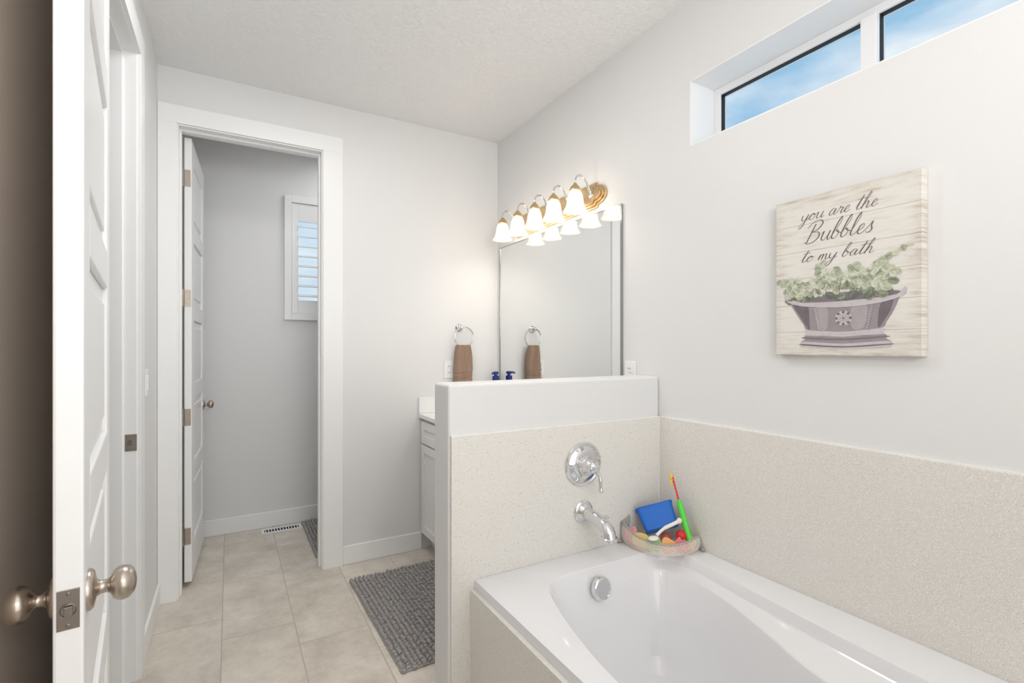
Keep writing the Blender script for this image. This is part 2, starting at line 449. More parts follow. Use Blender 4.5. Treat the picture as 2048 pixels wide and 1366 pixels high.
for zz in (0.27, 0.92, 1.56, 2.2):
    bm = bmesh.new()
    tube(bm, [(-0.006, -0.03, zz - 0.045), (-0.006, -0.03, zz + 0.045)], 0.006, 10)
    finish(bm, 'door_hinge', nickel, d1)
bm = bmesh.new(); abox(bm, XL - 0.034, XL + 0.003, LY1 - 0.002, LY1, 0.90, 0.965)
abox(bm, XL - 0.026, XL - 0.012, LY1 - 0.003, LY1 - 0.0015, 0.922, 0.943, 1)
tag(finish(bm, 'strike_plate', [nickel, nickel_d]), 'small nickel strike plate on the white door jamb', 'door hardware')

e2 = Vector((0.033, 0.69)); wd2 = 0.665
d2 = empty('door_2', (-0.178, YB + 0.122, 0.03), math.atan2(e2.y, e2.x)); S(d2, 'white panel door standing open into the toilet room')
finish(door_slab(wd2, 2.41, 0.035, True), 'door_slab', trim_m, d2, bevel=0.004)
knob(d2, (wd2 - 0.06, 0, 0.90), (0, -1, 0))
for i, zz in enumerate((0.25, 0.895, 1.54, 2.19)):
    bm = bmesh.new()
    abox(bm, -0.003, 0.0, 0.004, 0.033, zz - 0.045, zz + 0.045)
    tube(bm, [(-0.008, 0.040, zz - 0.046), (-0.008, 0.040, zz + 0.046)], 0.006, 10)
    for k in (-0.03, 0.0, 0.03):
        lathe(bm, [(0, 0), (.004, 0), (.003, .0015), (0, .0015)], AX((-0.003, 0.016 + (0.006 if k else -0.004), zz + k), (-1, 0, 0)), 10)
    finish(bm, 'door_hinge', nickel, d2, bevel=0.0008)

# ------------------------------------------------------------------ bathtub
def tub():
    root = empty('bathtub', (0, 0, 0))
    def interp(tb, y):
        tb = sorted(tb)
        if y <= tb[0][0]: return tb[0][1]
        for (a, va), (b, vb) in zip(tb[:-1], tb[1:]):
            if y <= b:
                t = (y - a) / (b - a)
                return va + (vb - va) * t
        return tb[-1][1]
    def densify(tb):
        tb = sorted(tb)
        P = catmull([(a, b, 0) for a, b in tb], 6)
        return [(p[0], p[1]) for p in P]
    N = 48
    sq = []
    for side in range(4):
        for i in range(N):
            t = -1 + 2 * i / N
            sq.append([(1, t), (-t, 1), (-1, -t), (t, -1)][side])
    def loop(xl, xr, ya, yb, z, n):
        out = []
        for sx, sy in sq:
            k = 1.0 if n is None else (abs(sx) ** n + abs(sy) ** n) ** (-1.0 / n)
            px, py = sx * k, sy * k
            y = (ya + yb) / 2 + (yb - ya) / 2 * py
            l = xl if isinstance(xl, float) else interp(xl, y)
            r = xr if isinstance(xr, float) else interp(xr, y)
            zz = z if not isinstance(z, tuple) else (z[0] + (z[1] - z[0]) * min(1, max(0, (px + .2) / 1.0)))
            out.append((((l + r) / 2) + (r - l) / 2 * px, y, zz))
        return out
    def shift(tb, d): return [(a, b + d) for a, b in tb]
    XLt = densify([(0.1, 0.86), (0.6, 0.800), (0.9, 0.812), (1.115, 0.846), (1.42, 0.925)])
    XRt = densify([(0.1, 1.46), (0.53, 1.467), (1.03, 1.508), (1.42, 1.562)])
    AR = densify([(0.1, 1.33), (0.4, 1.312), (0.71, 1.340), (0.90, 1.405), (1.08, 1.468), (1.25, 1.500), (1.40, 1.520)])
    ox0, ox1, oy0, oy1 = 0.738, XR - 0.0125, -0.018, 1.5475
    L = []
    L.append(loop(ox0, ox1, oy0, oy1, 0.4665, None))
    L.append(loop(ox0, ox1, oy0, oy1, 0.493, None))
    L.append(loop(ox0 + .001, ox1 - .001, oy0 + .001, oy1 - .001, 0.496, None))
    L.append(loop(ox0 + .004, ox1 - .002, oy0 + .004, oy1 - .002, 0.497, None))
    L.append(loop(shift(XLt, -.003), shift(XRt, .003), 0.097, 1.423, 0.497, 10))
    L.append(loop(shift(XLt, -.0005), shift(XRt, .0005), 0.099, 1.421, 0.4963, 10))
    L.append(loop(shift(XLt, .0015), shift(XRt, -.0015), 0.102, 1.419, 0.494, 10))
    L.append(loop(shift(XLt, .006), shift(XRt, -.010), 0.108, 1.414, (0.474, 0.466), 9))
    L.append(loop(shift(XLt, .008), shift(XRt, -.012), 0.111, 1.412, (0.466, 0.459), 9))
    L.append(loop(shift(XLt, .009), shift(XRt, -.016), 0.113, 1.410, (0.458, 0.455), 8.5))
    L.append(loop(shift(XLt, .018), shift(AR, .004), 0.120, 1.404, (0.430, 0.440), 7.5))
    L.append(loop(shift(XLt, .0195), shift(AR, .000), 0.124, 1.402, (0.424, 0.4365), 7.5))
    L.append(loop(shift(XLt, .022), shift(AR, -.003), 0.130, 1.399, (0.414, 0.427), 7))
    L.append(loop(shift(XLt, .06), shift(AR, -.030), 0.24, 1.372, 0.27, 6))
    L.append(loop(shift(XLt, .09), shift(AR, -.055), 0.32, 1.345, 0.15, 5))
    L.append(loop(shift(XLt, .115), shift(AR, -.080), 0.37, 1.315, 0.105, 4.5))
    L.append(loop(shift(XLt, .16), shift(AR, -.125), 0.43, 1.26, 0.088, 3.6))
    L.append(loop(shift(XLt, .28), shift(AR, -.24), 0.8, 1.0, 0.08, 3))
    bm = bmesh.new()
    rings = [[bm.verts.new(p) for p in lp] for lp in L]
    n = len(sq)
    for a, b in zip(rings[:-1], rings[1:]):
        for i in range(n):
            bm.faces.new([a[i], a[(i + 1) % n], b[(i + 1) % n], b[i]])
    bm.faces.new(rings[-1])
    finish(bm, 'tub_shell', porcelain, root, smooth=True, ang=24)
    bm = bmesh.new()
    lathe(bm, [(0, 0), (.041, 0), (.041, .010), (.038, .016), (.033, .018), (.032, .016), (0, .017)], AX((1.165, 1.388, 0.432), (0, -1, 0.16)), 40)
    o = finish(bm, 'overflow_cover', chrome, root, smooth=True); o['label'] = 'round chrome overflow cover'
    tag(root, 'white acrylic drop-in bathtub set in a speckled quartz deck', 'bathtub')
tub()

# ------------------------------------------------------------------ valve
v = empty('tub_valve', (1.211, 1.548, 0.843)); tag(v, 'round chrome tub valve with lever on the quartz splash', 'faucet')
bm = bmesh.new()
lathe(bm, [(0, 0), (.087, 0), (.088, .004), (.084, .009), (.076, .010), (.073, .007), (.069, .008), (.064, .013), (.045, .017), (.038, .017), (0, .017)], AX((0, 0, 0), (0, -1, 0)), 56)
finish(bm, 'escutcheon', chrome, v, smooth=True)
bm = bmesh.new()
lathe(bm, [(.034, .014), (.036, .020), (.030, .028), (.026, .040), (.024, .052), (.021, .056), (.019, .066), (.022, .070), (.022, .076), (.016, .080), (.014, .086), (.010, .092), (0, .094)], AX((0, 0, 0), (0, -1, 0)), 36)
finish(bm, 'valve_hub', chrome, v, smooth=True)
bm = bmesh.new()
pts = [(0, -.073, 0), (.012, -.078, -.018), (.018, -.082, -.045), (.020, -.084, -.085)]
tube(bm, catmull(pts, 6), [.0075] * 6 + [.0058] * 6 + [.0075] * 6 + [.0085], 14)
ball(bm, (.0205, -.0842, -.088), .0095)
for k in range(6):
    a = k * math.pi / 3
    ball(bm, (.017 * math.cos(a), -.073, .017 * math.sin(a)), .007, seg=10, rings=8)
finish(bm, 'valve_lever', chrome, v, smooth=True)

# ------------------------------------------------------------------ spout
s = empty('tub_spout', (1.211, 1.548, 0.655)); tag(s, 'chrome tub spout projecting over the bathtub rim', 'faucet')
bm = bmesh.new()
lathe(bm, [(0, 0), (.044, 0), (.045, .005), (.041, .009), (.037, .010), (.035, .014), (.028, .020), (.0235, .026), (0, .026)], AX((0, 0, 0), (0, -1, 0)), 40)
finish(bm, 'spout_flange', chrome, s, smooth=True)
bm = bmesh.new()
P = catmull([(0, -.02, 0), (0, -.055, -.001), (0, -.095, -.006), (0, -.130, -.018), (0, -.150, -.036), (0, -.156, -.056)], 6)
rr = [0.0225 + 0.004 * (i / (len(P) - 1)) for i in range(len(P))]
tube(bm, P, rr, 24)
lathe(bm, [(.026, 0), (.030, .002), (.031, .010), (.027, .013)], AX((0, -.156, -.060), (0, -.1, 1)), 28)
lathe(bm, [(.006, 0), (.006, .012), (.010, .015), (.009, .022), (0, .024)], AX((0, -.135, .002), (0, -.2, 1)), 16)
finish(bm, 'spout_body', chrome, s, smooth=True)

# ------------------------------------------------------------------ vanity
va = empty('vanity_cabinet', (0, 0, 0)); tag(va, 'white shaker vanity cabinet behind the half wall', 'cabinet')
cab_m = mat('cabinet_white', (243, 243, 243), 0.35)
boxes('cabinet_body', [(1.092, XR - 0.001, 1.699, YB - 0.001, 0.10, 0.848), (1.15, XR - 0.001, 1.699, YB - 0.001, 0, 0.10)], cab_m, va)
cols = [(2.725, 3.045), (2.395, 2.715), (2.065, 2.385), (1.735, 2.055)]
for a, b in cols:
    def shaker(name, z0, z1):
        bm = bmesh.new(); r = 0.05
        for q in frame_y(1.072, 1.091, a, b, z0, z1, r): abox(bm, *q)
        if z1 - z0 - 2 * r > 0.01: abox(bm, 1.082, 1.091, a + r, b - r, z0 + r, z1 - r)
        finish(bm, name, cab_m, va, bevel=0.0015)
    shaker('cabinet_drawer', 0.69, 0.83); shaker('cabinet_door', 0.115, 0.68)
ct = empty('countertop', (1.35, 2.4, 0.849)); tag(ct, 'white vanity countertop with low backsplash', 'countertop')
ctm = mat('cultured_marble', (246, 246, 245), 0.15)
boxes('countertop_slab', [(-0.29, XR - 1.351, -0.701, 0.666, 0, 0.028)], ctm, ct, bevel=0.004)
boxes('backsplash', [(-0.29, XR - 1.351, 0.648, 0.666, 0.028, 0.132), (XR - 1.369, XR - 1.351, -0.701, 0.648, 0.028, 0.132)], ctm, ct, bevel=0.003)

# ------------------------------------------------------------------ mirror
mi = empty('wall_mirror', (XR, 2.407, 1.0)); tag(mi, 'large frameless rectangular mirror above the vanity', 'mirror')
hw, hh = 0.616, 0.992
boxes('mirror_glass', [(-0.006, -0.0005, -hw, hw, 0, hh)], mirror_m, mi)
boxes('mirror_edge', [(-0.009, -0.0005, -hw - 0.004, -hw + 0.008, 0.006, hh - 0.002), (-0.009, -0.0005, hw - 0.008, hw + 0.004, 0.006, hh - 0.002), (-0.008, -0.0005, -hw, hw, hh - 0.002, hh + 0.003), (-0.009, -0.0005, -hw, hw, -0.004, 0.006)],
      mat('mirror_channel', (170, 172, 172), 0.2, 1.0), mi)

# ------------------------------------------------------------------ vanity light
vl = empty('vanity_light', (XR, 2.375, 2.085)); tag(vl, 'five-lamp brass vanity light with frosted bell shades', 'light fixture')
def plate(bm, x0, x1, hl, hh, st):
    def end(sgn):
        o = []
        o.append((hl - 3 * st, hh)); o.append((hl - 2.4 * st, hh)); o.append((hl - 2.2 * st, hh - st * .45))
        R = hh - st * .55
        for k in range(9):
            a = math.pi / 2 - math.pi * k / 8
            o.append((hl - 2.2 * st + 2.2 * st * math.cos(a), R * math.sin(a)))
        o.append((hl - 2.2 * st, -hh + st * .45)); o.append((hl - 2.4 * st, -hh)); o.append((hl - 3 * st, -hh))
        return [(sgn * y, z) for y, z in o]
    pts = end(1) + end(-1)[::-1]
    a = [bm.verts.new((x0, y, z)) for y, z in pts]; b = [bm.verts.new((x1, y, z)) for y, z in pts]
    bm.faces.new(a); bm.faces.new(b[::-1])
    for i in range(len(pts)):
        j = (i + 1) % len(pts); bm.faces.new([a[i], a[j], b[j], b[i]])
bm = bmesh.new()
plate(bm, -0.001, -0.010, 0.475, 0.066, 0.030); plate(bm, -0.010, -0.018, 0.462, 0.055, 0.028); plate(bm, -0.018, -0.027, 0.447, 0.042, 0.026)
finish(bm, 'backplate', brass, vl, bevel=0.003, seg=3)
ys = [-0.38 + 0.19 * i for i in range(5)]
for yy in ys:
    LX = -0.130
    bm = bmesh.new()
    tube(bm, catmull([(-0.02, yy, 0.0), (-0.045, yy, 0.03), (-0.062, yy, 0.068), (-0.088, yy, 0.092), (-0.115, yy, 0.085), (-0.129, yy, 0.06), (LX, yy, 0.038)], 6), 0.0055, 10)
    lathe(bm, [(.016, 0), (.015, .006), (.009, .012), (0, .014)], AX((-0.027, yy, 0), (-1, 0, 0)), 18)
    finish(bm, 'lamp_arm', chrome, vl, smooth=True)
    bm = bmesh.new()
    lathe(bm, [(0, .048), (.008, .046), (.010, .040), (.014, .036), (.022, .028), (.027, .018), (.031, .012), (.031, .006), (.026, .004), (0, .004)], Matrix.Translation((LX, yy, 0)), 24)
    finish(bm, 'lamp_cap', brass, vl, smooth=True)
    bm = bmesh.new()
    prof = [(.024, .006), (.030, .000), (.036, -.014), (.040, -.035), (.042, -.055), (.047, -.073), (.056, -.088), (.064, -.098)]
    inner = [(r - .003, z) for r, z in prof[::-1]]
    lathe(bm, prof + inner, Matrix.Translation((LX, yy, 0)), 64, wav=(16, 0.022))
    finish(bm, 'lamp_shade', shade_m, vl, smooth=True, ang=75)
    bm = bmesh.new()
    ball(bm, (LX, yy, -.062), .022, (1, 1, 1.1), seg=14, rings=8)
    finish(bm, 'light_bulb', bulb_m, vl, smooth=True)

# ------------------------------------------------------------------ towel ring + towel
tr = empty('towel_ring', (1.345, YB, 1.437)); tag(tr, 'chrome towel ring mounted on the painted wall', 'towel ring')
bm = bmesh.new()
lathe(bm, [(0, 0), (.026, 0), (.026, .006), (.020, .012), (.010, .016), (.009, .034), (.013, .040), (.013, .050), (.008, .056), (0, .057)], AX((0, 0, 0), (0, -1, 0)), 28)
finish(bm, 'ring_mount', chrome, tr, smooth=True)
bm = bmesh.new()
tube(bm, [(.018 + .068 * math.cos(a * math.pi / 24), -.047 , -.064 + .068 * math.sin(a * math.pi / 24)) for a in range(48)], .0042, 10, closed=True)
finish(bm, 'ring_hoop', chrome, tr, smooth=True)

bm = bmesh.new()
nz, na = 60, 72
rings = []
tcx, tcy = 1.356, YB - 0.047
for i in range(nz + 1):
    t = i / nz
    z = 1.324 - t * 0.285
    hwid = 0.047 + 0.020 * min(1, t * 1.8) ** 0.8
    hth = 0.018 + 0.009 * math.sin(math.pi * min(1, t * 2.2)) + 0.004 * t
    if i == 0: z -= 0.004; hwid *= .9; hth *= .5
    ring = []
    for k in range(na):
        a = 2 * math.pi * k / na
        cx, sy = math.cos(a), math.sin(a)
        kx = math.copysign(abs(cx) ** 0.6, cx); ky = math.copysign(abs(sy) ** 0.7, sy)
        fold = (0.008 * math.sin(kx * 6 + t * 1.5) + 0.004 * math.sin(kx * 12 + 1)) * (1.1 - 0.5 * t)
        ins = 0
        if 0.66 < t < 0.69 or 0.72 < t < 0.75 or .78 < t < .81: ins = 0.004
        ring.append(bm.verts.new((tcx + kx * (hwid - ins) + 0.003 * math.sin(t * 4), tcy - (ky * (hth - ins)) + fold, z + 0.008 * kx * t)))
    rings.append(ring)
for a, b in zip(rings[:-1], rings[1:]):
    for k in range(na): bm.faces.new([a[k], a[(k + 1) % na], b[(k + 1) % na], b[k]])
bm.faces.new(rings[0]); bm.faces.new(rings[-1])
tag(finish(bm, 'hand_towel', towel_m, smooth=True, ang=80), 'brown terry hand towel hanging from the chrome ring', 'towel')

# ------------------------------------------------------------------ plates
def outlet(name, loc, rotz, label, cat, kind='outlet'):
    e = empty(name, loc, rotz); tag(e, label, cat)
    boxes('cover_plate', [(-.036, .036, -.006, -.0005, -.058, .058)], plate_m, e, bevel=0.003)
    bm = bmesh.new()
    if kind == 'outlet':
        for zz in (-.02, .02):
            abox(bm, -.016, .016, -.009, -.005, zz - .014, zz + .014)
            for xx in (-.006, .006): abox(bm, xx - .0012, xx + .0012, -.0095, -.0088, zz - .003, zz + .006, 1)
        finish(bm, 'outlet_socket', [plate_m, black_m], e)
    else:
        abox(bm, -.017, .017, -.010, -.005, -.034, .034)
        finish(bm, 'rocker_switch', plate_m, e, bevel=0.002)
outlet('wall_outlet', (1.272, YB, 1.156), 0, 'white wall outlet beside the hand towel', 'outlet')
outlet('wall_outlet.001', (XR, 1.737, 1.182), -math.pi / 2, 'white wall outlet beside the mirror', 'outlet')
outlet('light_switch', (XL, 2.66, 1.15), math.pi / 2, 'white rocker switch on the side wall', 'light switch', 'switch')

# ------------------------------------------------------------------ soap dispenser
sd = empty('soap_dispenser', (1.583, 2.985, 0.8775)); tag(sd, 'blue pump soap bottle with gold label on the counter', 'soap dispenser')
bm = bmesh.new(); lathe(bm, [(0, 0), (.030, 0), (.033, .004), (.033, .172), (.030, .188), (.020, .198), (.020, .208), (0, .208)], Matrix(), 28)
finish(bm, 'bottle_body', mat('navy_plastic', (52, 86, 170), 0.25), sd, smooth=True)
bm = bmesh.new(); lathe(bm, [(.0334, .04), (.0336, .041), (.0336, .168), (.0334, .169)], Matrix(), 28)
finish(bm, 'bottle_label', mat('gold_label', (216, 182, 106), 0.35), sd, smooth=True)
bm = bmesh.new(); lathe(bm, [(.021, .202), (.023, .204), (.023, .230), (.012, .233), (.011, .242), (.020, .244), (.020, .260), (0, .262)], Matrix(), 20)
tube(bm, [(0, 0, .253), (-.02, -.012, .254), (-.036, -.022, .248)], .007, 10)
finish(bm, 'pump_head', mat('navy_pump', (34, 54, 130), 0.3), sd, smooth=True)

# ------------------------------------------------------------------ bath mats
def rug(name, x0, x1, y0, y1, label, rz=0):
    cx, cy = (x0 + x1) / 2, (y0 + y1) / 2
    e = empty(name, (cx, cy, 0.001), rz); tag(e, label, 'bath mat')
    hx, hy = (x1 - x0) / 2, (y1 - y0) / 2
    boxes('mat_base', [(-hx, hx, -hy, hy, 0, 0.006)], grey_rug, e, bevel=0.002)
    verts, faces = [], []
    p = 0.0215
    nx, ny = int((x1 - x0) / p), int((y1 - y0) / (p * .8))
    S8 = 8
    for i in range(nx):
        for j in range(ny):
            px = -hx + (i + .5) * (2 * hx / nx) + random.uniform(-.002, .002)
            py = -hy + (j + .5) * (2 * hy / ny) + random.uniform(-.002, .002) + (0.004 if i % 2 else -0.004)
            r = p * random.uniform(.42, .54); h = random.uniform(.012, .023)
            ang = (0.6 if i % 2 else -0.6) + random.uniform(-.3, .3); ex = random.uniform(.62, .8)
            b = len(verts)
            for rz_, zz in ((.85, 0.0), (1.0, .45), (.72, .82)):
                for k in range(S8):
                    a = 2 * math.pi * k / S8
                    u, v_ = r * rz_ * math.cos(a), r * rz_ * ex * math.sin(a)
                    verts.append((px + u * math.cos(ang) - v_ * math.sin(ang), py + u * math.sin(ang) + v_ * math.cos(ang), .004 + h * zz))
            verts.append((px, py, .004 + h))
            for q in range(2):
                for k in range(S8):
                    k2 = (k + 1) % S8
                    faces.append((b + q * S8 + k, b + q * S8 + k2, b + (q + 1) * S8 + k2, b + (q + 1) * S8 + k))
            for k in range(S8): faces.append((b + 2 * S8 + k, b + 2 * S8 + (k + 1) % S8, b + 3 * S8))
    me = bpy.data.meshes.new('mat_pile'); me.from_pydata(verts, [], faces)
    for pl in me.polygons: pl.use_smooth = True
    me.materials.append(grey_rug)
    o = bpy.data.objects.new('mat_pile', me); COL.objects.link(o); o.parent = e; o['kind'] = 'stuff'
rug('bath_mat', 0.585, 1.10, 1.925, 2.83, 'grey chenille bath mat on tile in front of the vanity', 0.02)
rug('bath_mat.001', 0.462, 0.98, 3.25, 3.95, 'grey chenille bath mat on the toilet room floor')

# ------------------------------------------------------------------ floor vent
fv = empty('floor_vent', (0.325, 3.885, 0.0)); tag(fv, 'white metal floor register beside the baseboard', 'floor vent')
bm = bmesh.new()
for q in ((-.13, .13, -.05, -.032), (-.13, .13, .032, .05), (-.13, -.112, -.032, .032), (.112, .13, -.032, .032)): abox(bm, q[0], q[1], q[2], q[3], .0005, .006)
for i in range(12):
    x = -.112 + .224 * (i + .5) / 12
    abox(bm, x - .0035, x + .0035, -.032, .032, .001, .0035)
finish(bm, 'register_grille', plate_m, fv, bevel=0.0006)
boxes('register_dark_sheet', [(-.112, .112, -.032, .032, .0002, .0008)], mat('duct_shade', (38, 36, 34), 0.8), fv)  # flat dark sheet in place of the shade down the duct

# ------------------------------------------------------------------ canvas sign
def canvas_material():
    m = bpy.data.materials.new('whitewashed_plank_print'); m.use_nodes = True
    nt = m.node_tree; p = nt.nodes['Principled BSDF']; p.inputs['Roughness'].default_value = 0.75
    tc = nt.nodes.new('ShaderNodeTexCoord')
    sp = nt.nodes.new('ShaderNodeSeparateXYZ'); nt.links.new(tc.outputs['Object'], sp.inputs[0])
    mp = nt.nodes.new('ShaderNodeMapping'); mp.inputs['Scale'].default_value = (1, 5, 45); nt.links.new(tc.outputs['Object'], mp.inputs['Vector'])
    n = nt.nodes.new('ShaderNodeTexNoise'); n.inputs['Scale'].default_value = 2.2; n.inputs['Detail'].default_value = 8; n.inputs['Roughness'].default_value = .7
    nt.links.new(mp.outputs[0], n.inputs['Vector'])
    n2 = nt.nodes.new('ShaderNodeTexNoise'); n2.inputs['Scale'].default_value = 9; n2.inputs['Detail'].default_value = 3
    nt.links.new(tc.outputs['Object'], n2.inputs['Vector'])
    ey = math_node(nt, 'ABSOLUTE', math_node(nt, 'ADD', sp.outputs['Y'], 0.203))
    ez = math_node(nt, 'ABSOLUTE', math_node(nt, 'SUBTRACT', sp.outputs['Z'], 0.253))
    em = math_node(nt, 'MAXIMUM', math_node(nt, 'DIVIDE', ey, 0.203), math_node(nt, 'DIVIDE', ez, 0.253))
    ew = math_node(nt, 'MULTIPLY', math_node(nt, 'MAXIMUM', math_node(nt, 'SUBTRACT', em, 0.82), 0.0), 0.6)
    sm = math_node(nt, 'ADD', math_node(nt, 'ADD', math_node(nt, 'MULTIPLY', n.outputs['Fac'], 0.75), math_node(nt, 'MULTIPLY', n2.outputs['Fac'], 0.25)), ew)
    r = nt.nodes.new('ShaderNodeValToRGB')
    r.color_ramp.elements[0].position = 0.49; r.color_ramp.elements[0].color = lin(229, 226, 220)
    r.color_ramp.elements[1].position = 0.77; r.color_ramp.elements[1].color = lin(180, 166, 149)
    x = r.color_ramp.elements.new(0.60); x.color = lin(220, 215, 206)
    nt.links.new(sm, r.inputs['Fac'])
    zz = math_node(nt, 'DIVIDE', math_node(nt, 'ADD', sp.outputs['Z'], 0.012), 0.0865)
    fr = math_node(nt, 'FRACT', zz)
    seam = math_node(nt, 'LESS_THAN', fr, 0.018)
    mx = nt.nodes.new('ShaderNodeMix'); mx.data_type = 'RGBA'
    nt.links.new(math_node(nt, 'MULTIPLY', seam, 0.6), mx.inputs['Factor']); nt.links.new(r.outputs['Color'], mx.inputs['A']); mx.inputs['B'].default_value = lin(146, 130, 112)
    nt.links.new(mx.outputs['Result'], p.inputs['Base Color'])
    wv = nt.nodes.new('ShaderNodeTexNoise'); wv.inputs['Scale'].default_value = 900; nt.links.new(tc.outputs['Object'], wv.inputs['Vector'])
    b = nt.nodes.new('ShaderNodeBump'); b.inputs['Strength'].default_value = .2; b.inputs['Distance'].default_value = .001
    nt.links.new(wv.outputs['Fac'], b.inputs['Height']); nt.links.new(b.outputs['Normal'], p.inputs['Normal'])
    return m
CW, CH = 0.408, 0.508
cv = empty('canvas_sign', (1.610, 1.005, 1.278)); tag(cv, 'whitewashed plank canvas sign reading you are the Bubbles to my bath', 'wall art')
boxes('canvas_panel', [(0, XR - 1.611, -CW, 0, 0, CH)], canvas_material(), cv, bevel=0.0025)
GL = {
 'y': (.92, [[(0, .9), (.03, .35), (.25, .05), (.5, .3), (.68, .95), (.6, .2), (.42, -.8), (.15, -1.15), (.0, -.85), (.35, -.25), (.92, .3)]]),
 'o': (.85, [[(0, .3), (.45, .95), (.12, .75), (.05, .25), (.32, 0), (.62, .3), (.6, .75), (.42, .95), (.55, .72), (.85, .8)]]),
 'u': (.95, [[(0, .8), (.12, .95), (.08, .25), (.3, 0), (.55, .35), (.68, .95), (.62, .3), (.74, 0), (.95, .3)]]),
 'a': (.95, [[(.62, .85), (.35, .97), (.08, .55), (.12, .08), (.36, .08), (.64, .9), (.58, .2), (.72, 0), (.95, .3)]]),
 'r': (.72, [[(0, .3), (.15, 1.1), (.2, .85), (.48, .88), (.4, .3), (.5, 0), (.72, .3)]]),
 'e': (.7, [[(0, .3), (.42, .6), (.4, .97), (.15, .8), (.08, .25), (.32, 0), (.7, .3)]]),
 't': (.62, [[(0, .3), (.38, 2.0), (.15, .3), (.32, 0), (.62, .3)], [(-.12, 1.42), (.3, 1.52), (.75, 1.5)]]),
 'h': (.95, [[(0, .3), (.45, 1.7), (.42, 2.25), (.25, 1.8), (.02, 0), (.2, .65), (.48, .97), (.56, .6), (.52, .12), (.7, 0), (.95, .3)]]),
 'B': (1.35, [[(.42, 1.95), (.25, .9), (.1, -.05)], [(-.25, 1.6), (.1, 2.15), (.75, 2.3), (1.05, 1.9), (.75, 1.3), (.35, 1.12), (.95, 1.0), (1.1, .5), (.75, .02), (.2, -.1), (-.15, .15)]]),
 'b': (.8, [[(0, .3), (.42, 1.6), (.4, 2.2), (.2, 1.7), (.04, .4), (.22, 0), (.52, .25), (.5, .75), (.3, .85), (.5, .62), (.8, .5)]]),
 'l': (.55, [[(0, .3), (.38, 1.6), (.36, 2.2), (.16, 1.6), (.06, .35), (.22, 0), (.55, .3)]]),
 's': (.65, [[(0, .3), (.35, 1.05), (.36, .65), (.5, .25), (.28, 0), (.05, .12)], ]),
 'm': (1.25, [[(0, .3), (.12, .95), (.1, 0), (.2, .65), (.42, .95), (.44, .05), (.54, .65), (.8, .95), (.84, .3), (.98, 0), (1.25, .3)]]),
}
ink = mat('charcoal_ink', (110, 100, 102), 0.8)
def write(txt, s0, s1, q0, xh, rad, slant=0.32, rise=0.0):
    x = 0; strokes = []
    for ch in txt:
        if ch == ' ': x += .55; continue
        adv, st = GL[ch]
        for k in st: strokes.append([(x + a + slant * b, b) for a, b in k])
        x += adv
    tot = x; sc = (s1 - s0) / tot
    bm = bmesh.new()
    for i, k in enumerate(strokes):
        P = catmull([(0, -(s0 + a * sc), q0 + b * xh + rise * a / tot) for a, b in k], 7)
        n = len(P)
        rr = []
        for j in range(n):
            d = P[min(j + 1, n - 1)] - P[max(j - 1, 0)]
            down = max(0, -d.z / (d.length + 1e-9))
            rr.append(rad * (0.5 + 0.7 * down))
        tube(bm, [(-0.0004, p[1], p[2]) for p in P], rr, 6)
    for v_ in bm.verts:
        v_.co.x = -0.0004 + (v_.co.x + 0.0004) * 0.3
    o = finish(bm, 'lettering', ink, cv, smooth=True); o['label'] = 'charcoal brush script reading ' + txt
write('you are the', 0.084, 0.302, 0.433, 0.0195, 0.00125)
write('Bubbles', 0.098, 0.290, 0.360, 0.0285, 0.0016)
write('to my bath', 0.084, 0.292, 0.300, 0.0180, 0.00125)

bm = bmesh.new()
def poly(pts, layer, mi=0, smooth=True):
    P = catmull([(0, -a, b) for a, b in pts], 5, closed=True) if smooth else [Vector((0, -a, b)) for a, b in pts]
    x = -0.0002 * (layer + 1)
    f_ = bm.faces.new([bm.verts.new((x, p[1], p[2])) for p in P]); f_.material_index = mi
def ell(cx, cy, rx, ry, layer, mi, n=16, rot=0):
    c, s_ = math.cos(rot), math.sin(rot)
    poly([(cx + rx * math.cos(2 * math.pi * k / n) * c - ry * math.sin(2 * math.pi * k / n) * s_, cy + rx * math.cos(2 * math.pi * k / n) * s_ + ry * math.sin(2 * math.pi * k / n) * c) for k in range(n)], layer, mi, False)
# bowl
poly([(.045, .178), (.060, .168), (.12, .158), (.21, .152), (.30, .156), (.345, .166), (.358, .174), (.345, .135), (.326, .100), (.308, .080), (.21, .073), (.112, .078), (.092, .100), (.066, .140)], 0, 0)
poly([(.060, .165), (.090, .155), (.108, .152), (.112, .10), (.112, .082), (.104, .090), (.085, .12)], 1, 1)
poly([(.31, .150), (.340, .160), (.334, .13), (.318, .10), (.309, .085), (.303, .09)], 1, 1)
poly([(.130, .150), (.165, .147), (.165, .085), (.140, .084)], 1, 4)
poly([(.235, .147), (.275, .149), (.268, .086), (.235, .084)], 1, 4)
# rim
ell(.205, .176, .168, .020, 1, 2, 40)
ell(.205, .179, .156, .013, 2, 3, 40)
poly([(.030, .192), (.045, .196), (.060, .180), (.11, .166), (.21, .158), (.30, .162), (.350, .174), (.368, .192), (.374, .184), (.358, .166), (.30, .152), (.21, .147), (.11, .155), (.055, .168), (.036, .182)], 6, 2)
# foot
poly([(.105, .080), (.21, .073), (.315, .080), (.318, .070), (.30, .062), (.12, .062), (.100, .070)], 2, 2)
poly([(.105, .064), (.21, .058), (.315, .064), (.325, .050), (.328, .040), (.21, .030), (.092, .038), (.098, .052)], 1, 0)
poly([(.094, .044), (.21, .037), (.328, .044), (.334, .034), (.326, .026), (.21, .020), (.095, .026), (.086, .034)], 3, 2)
poly([(.100, .058), (.21, .052), (.320, .058), (.321, .054), (.21, .047), (.100, .053)], 3, 3)
poly([(.094, .036), (.21, .029), (.328, .036), (.330, .033), (.21, .025), (.092, .032)], 4, 1)
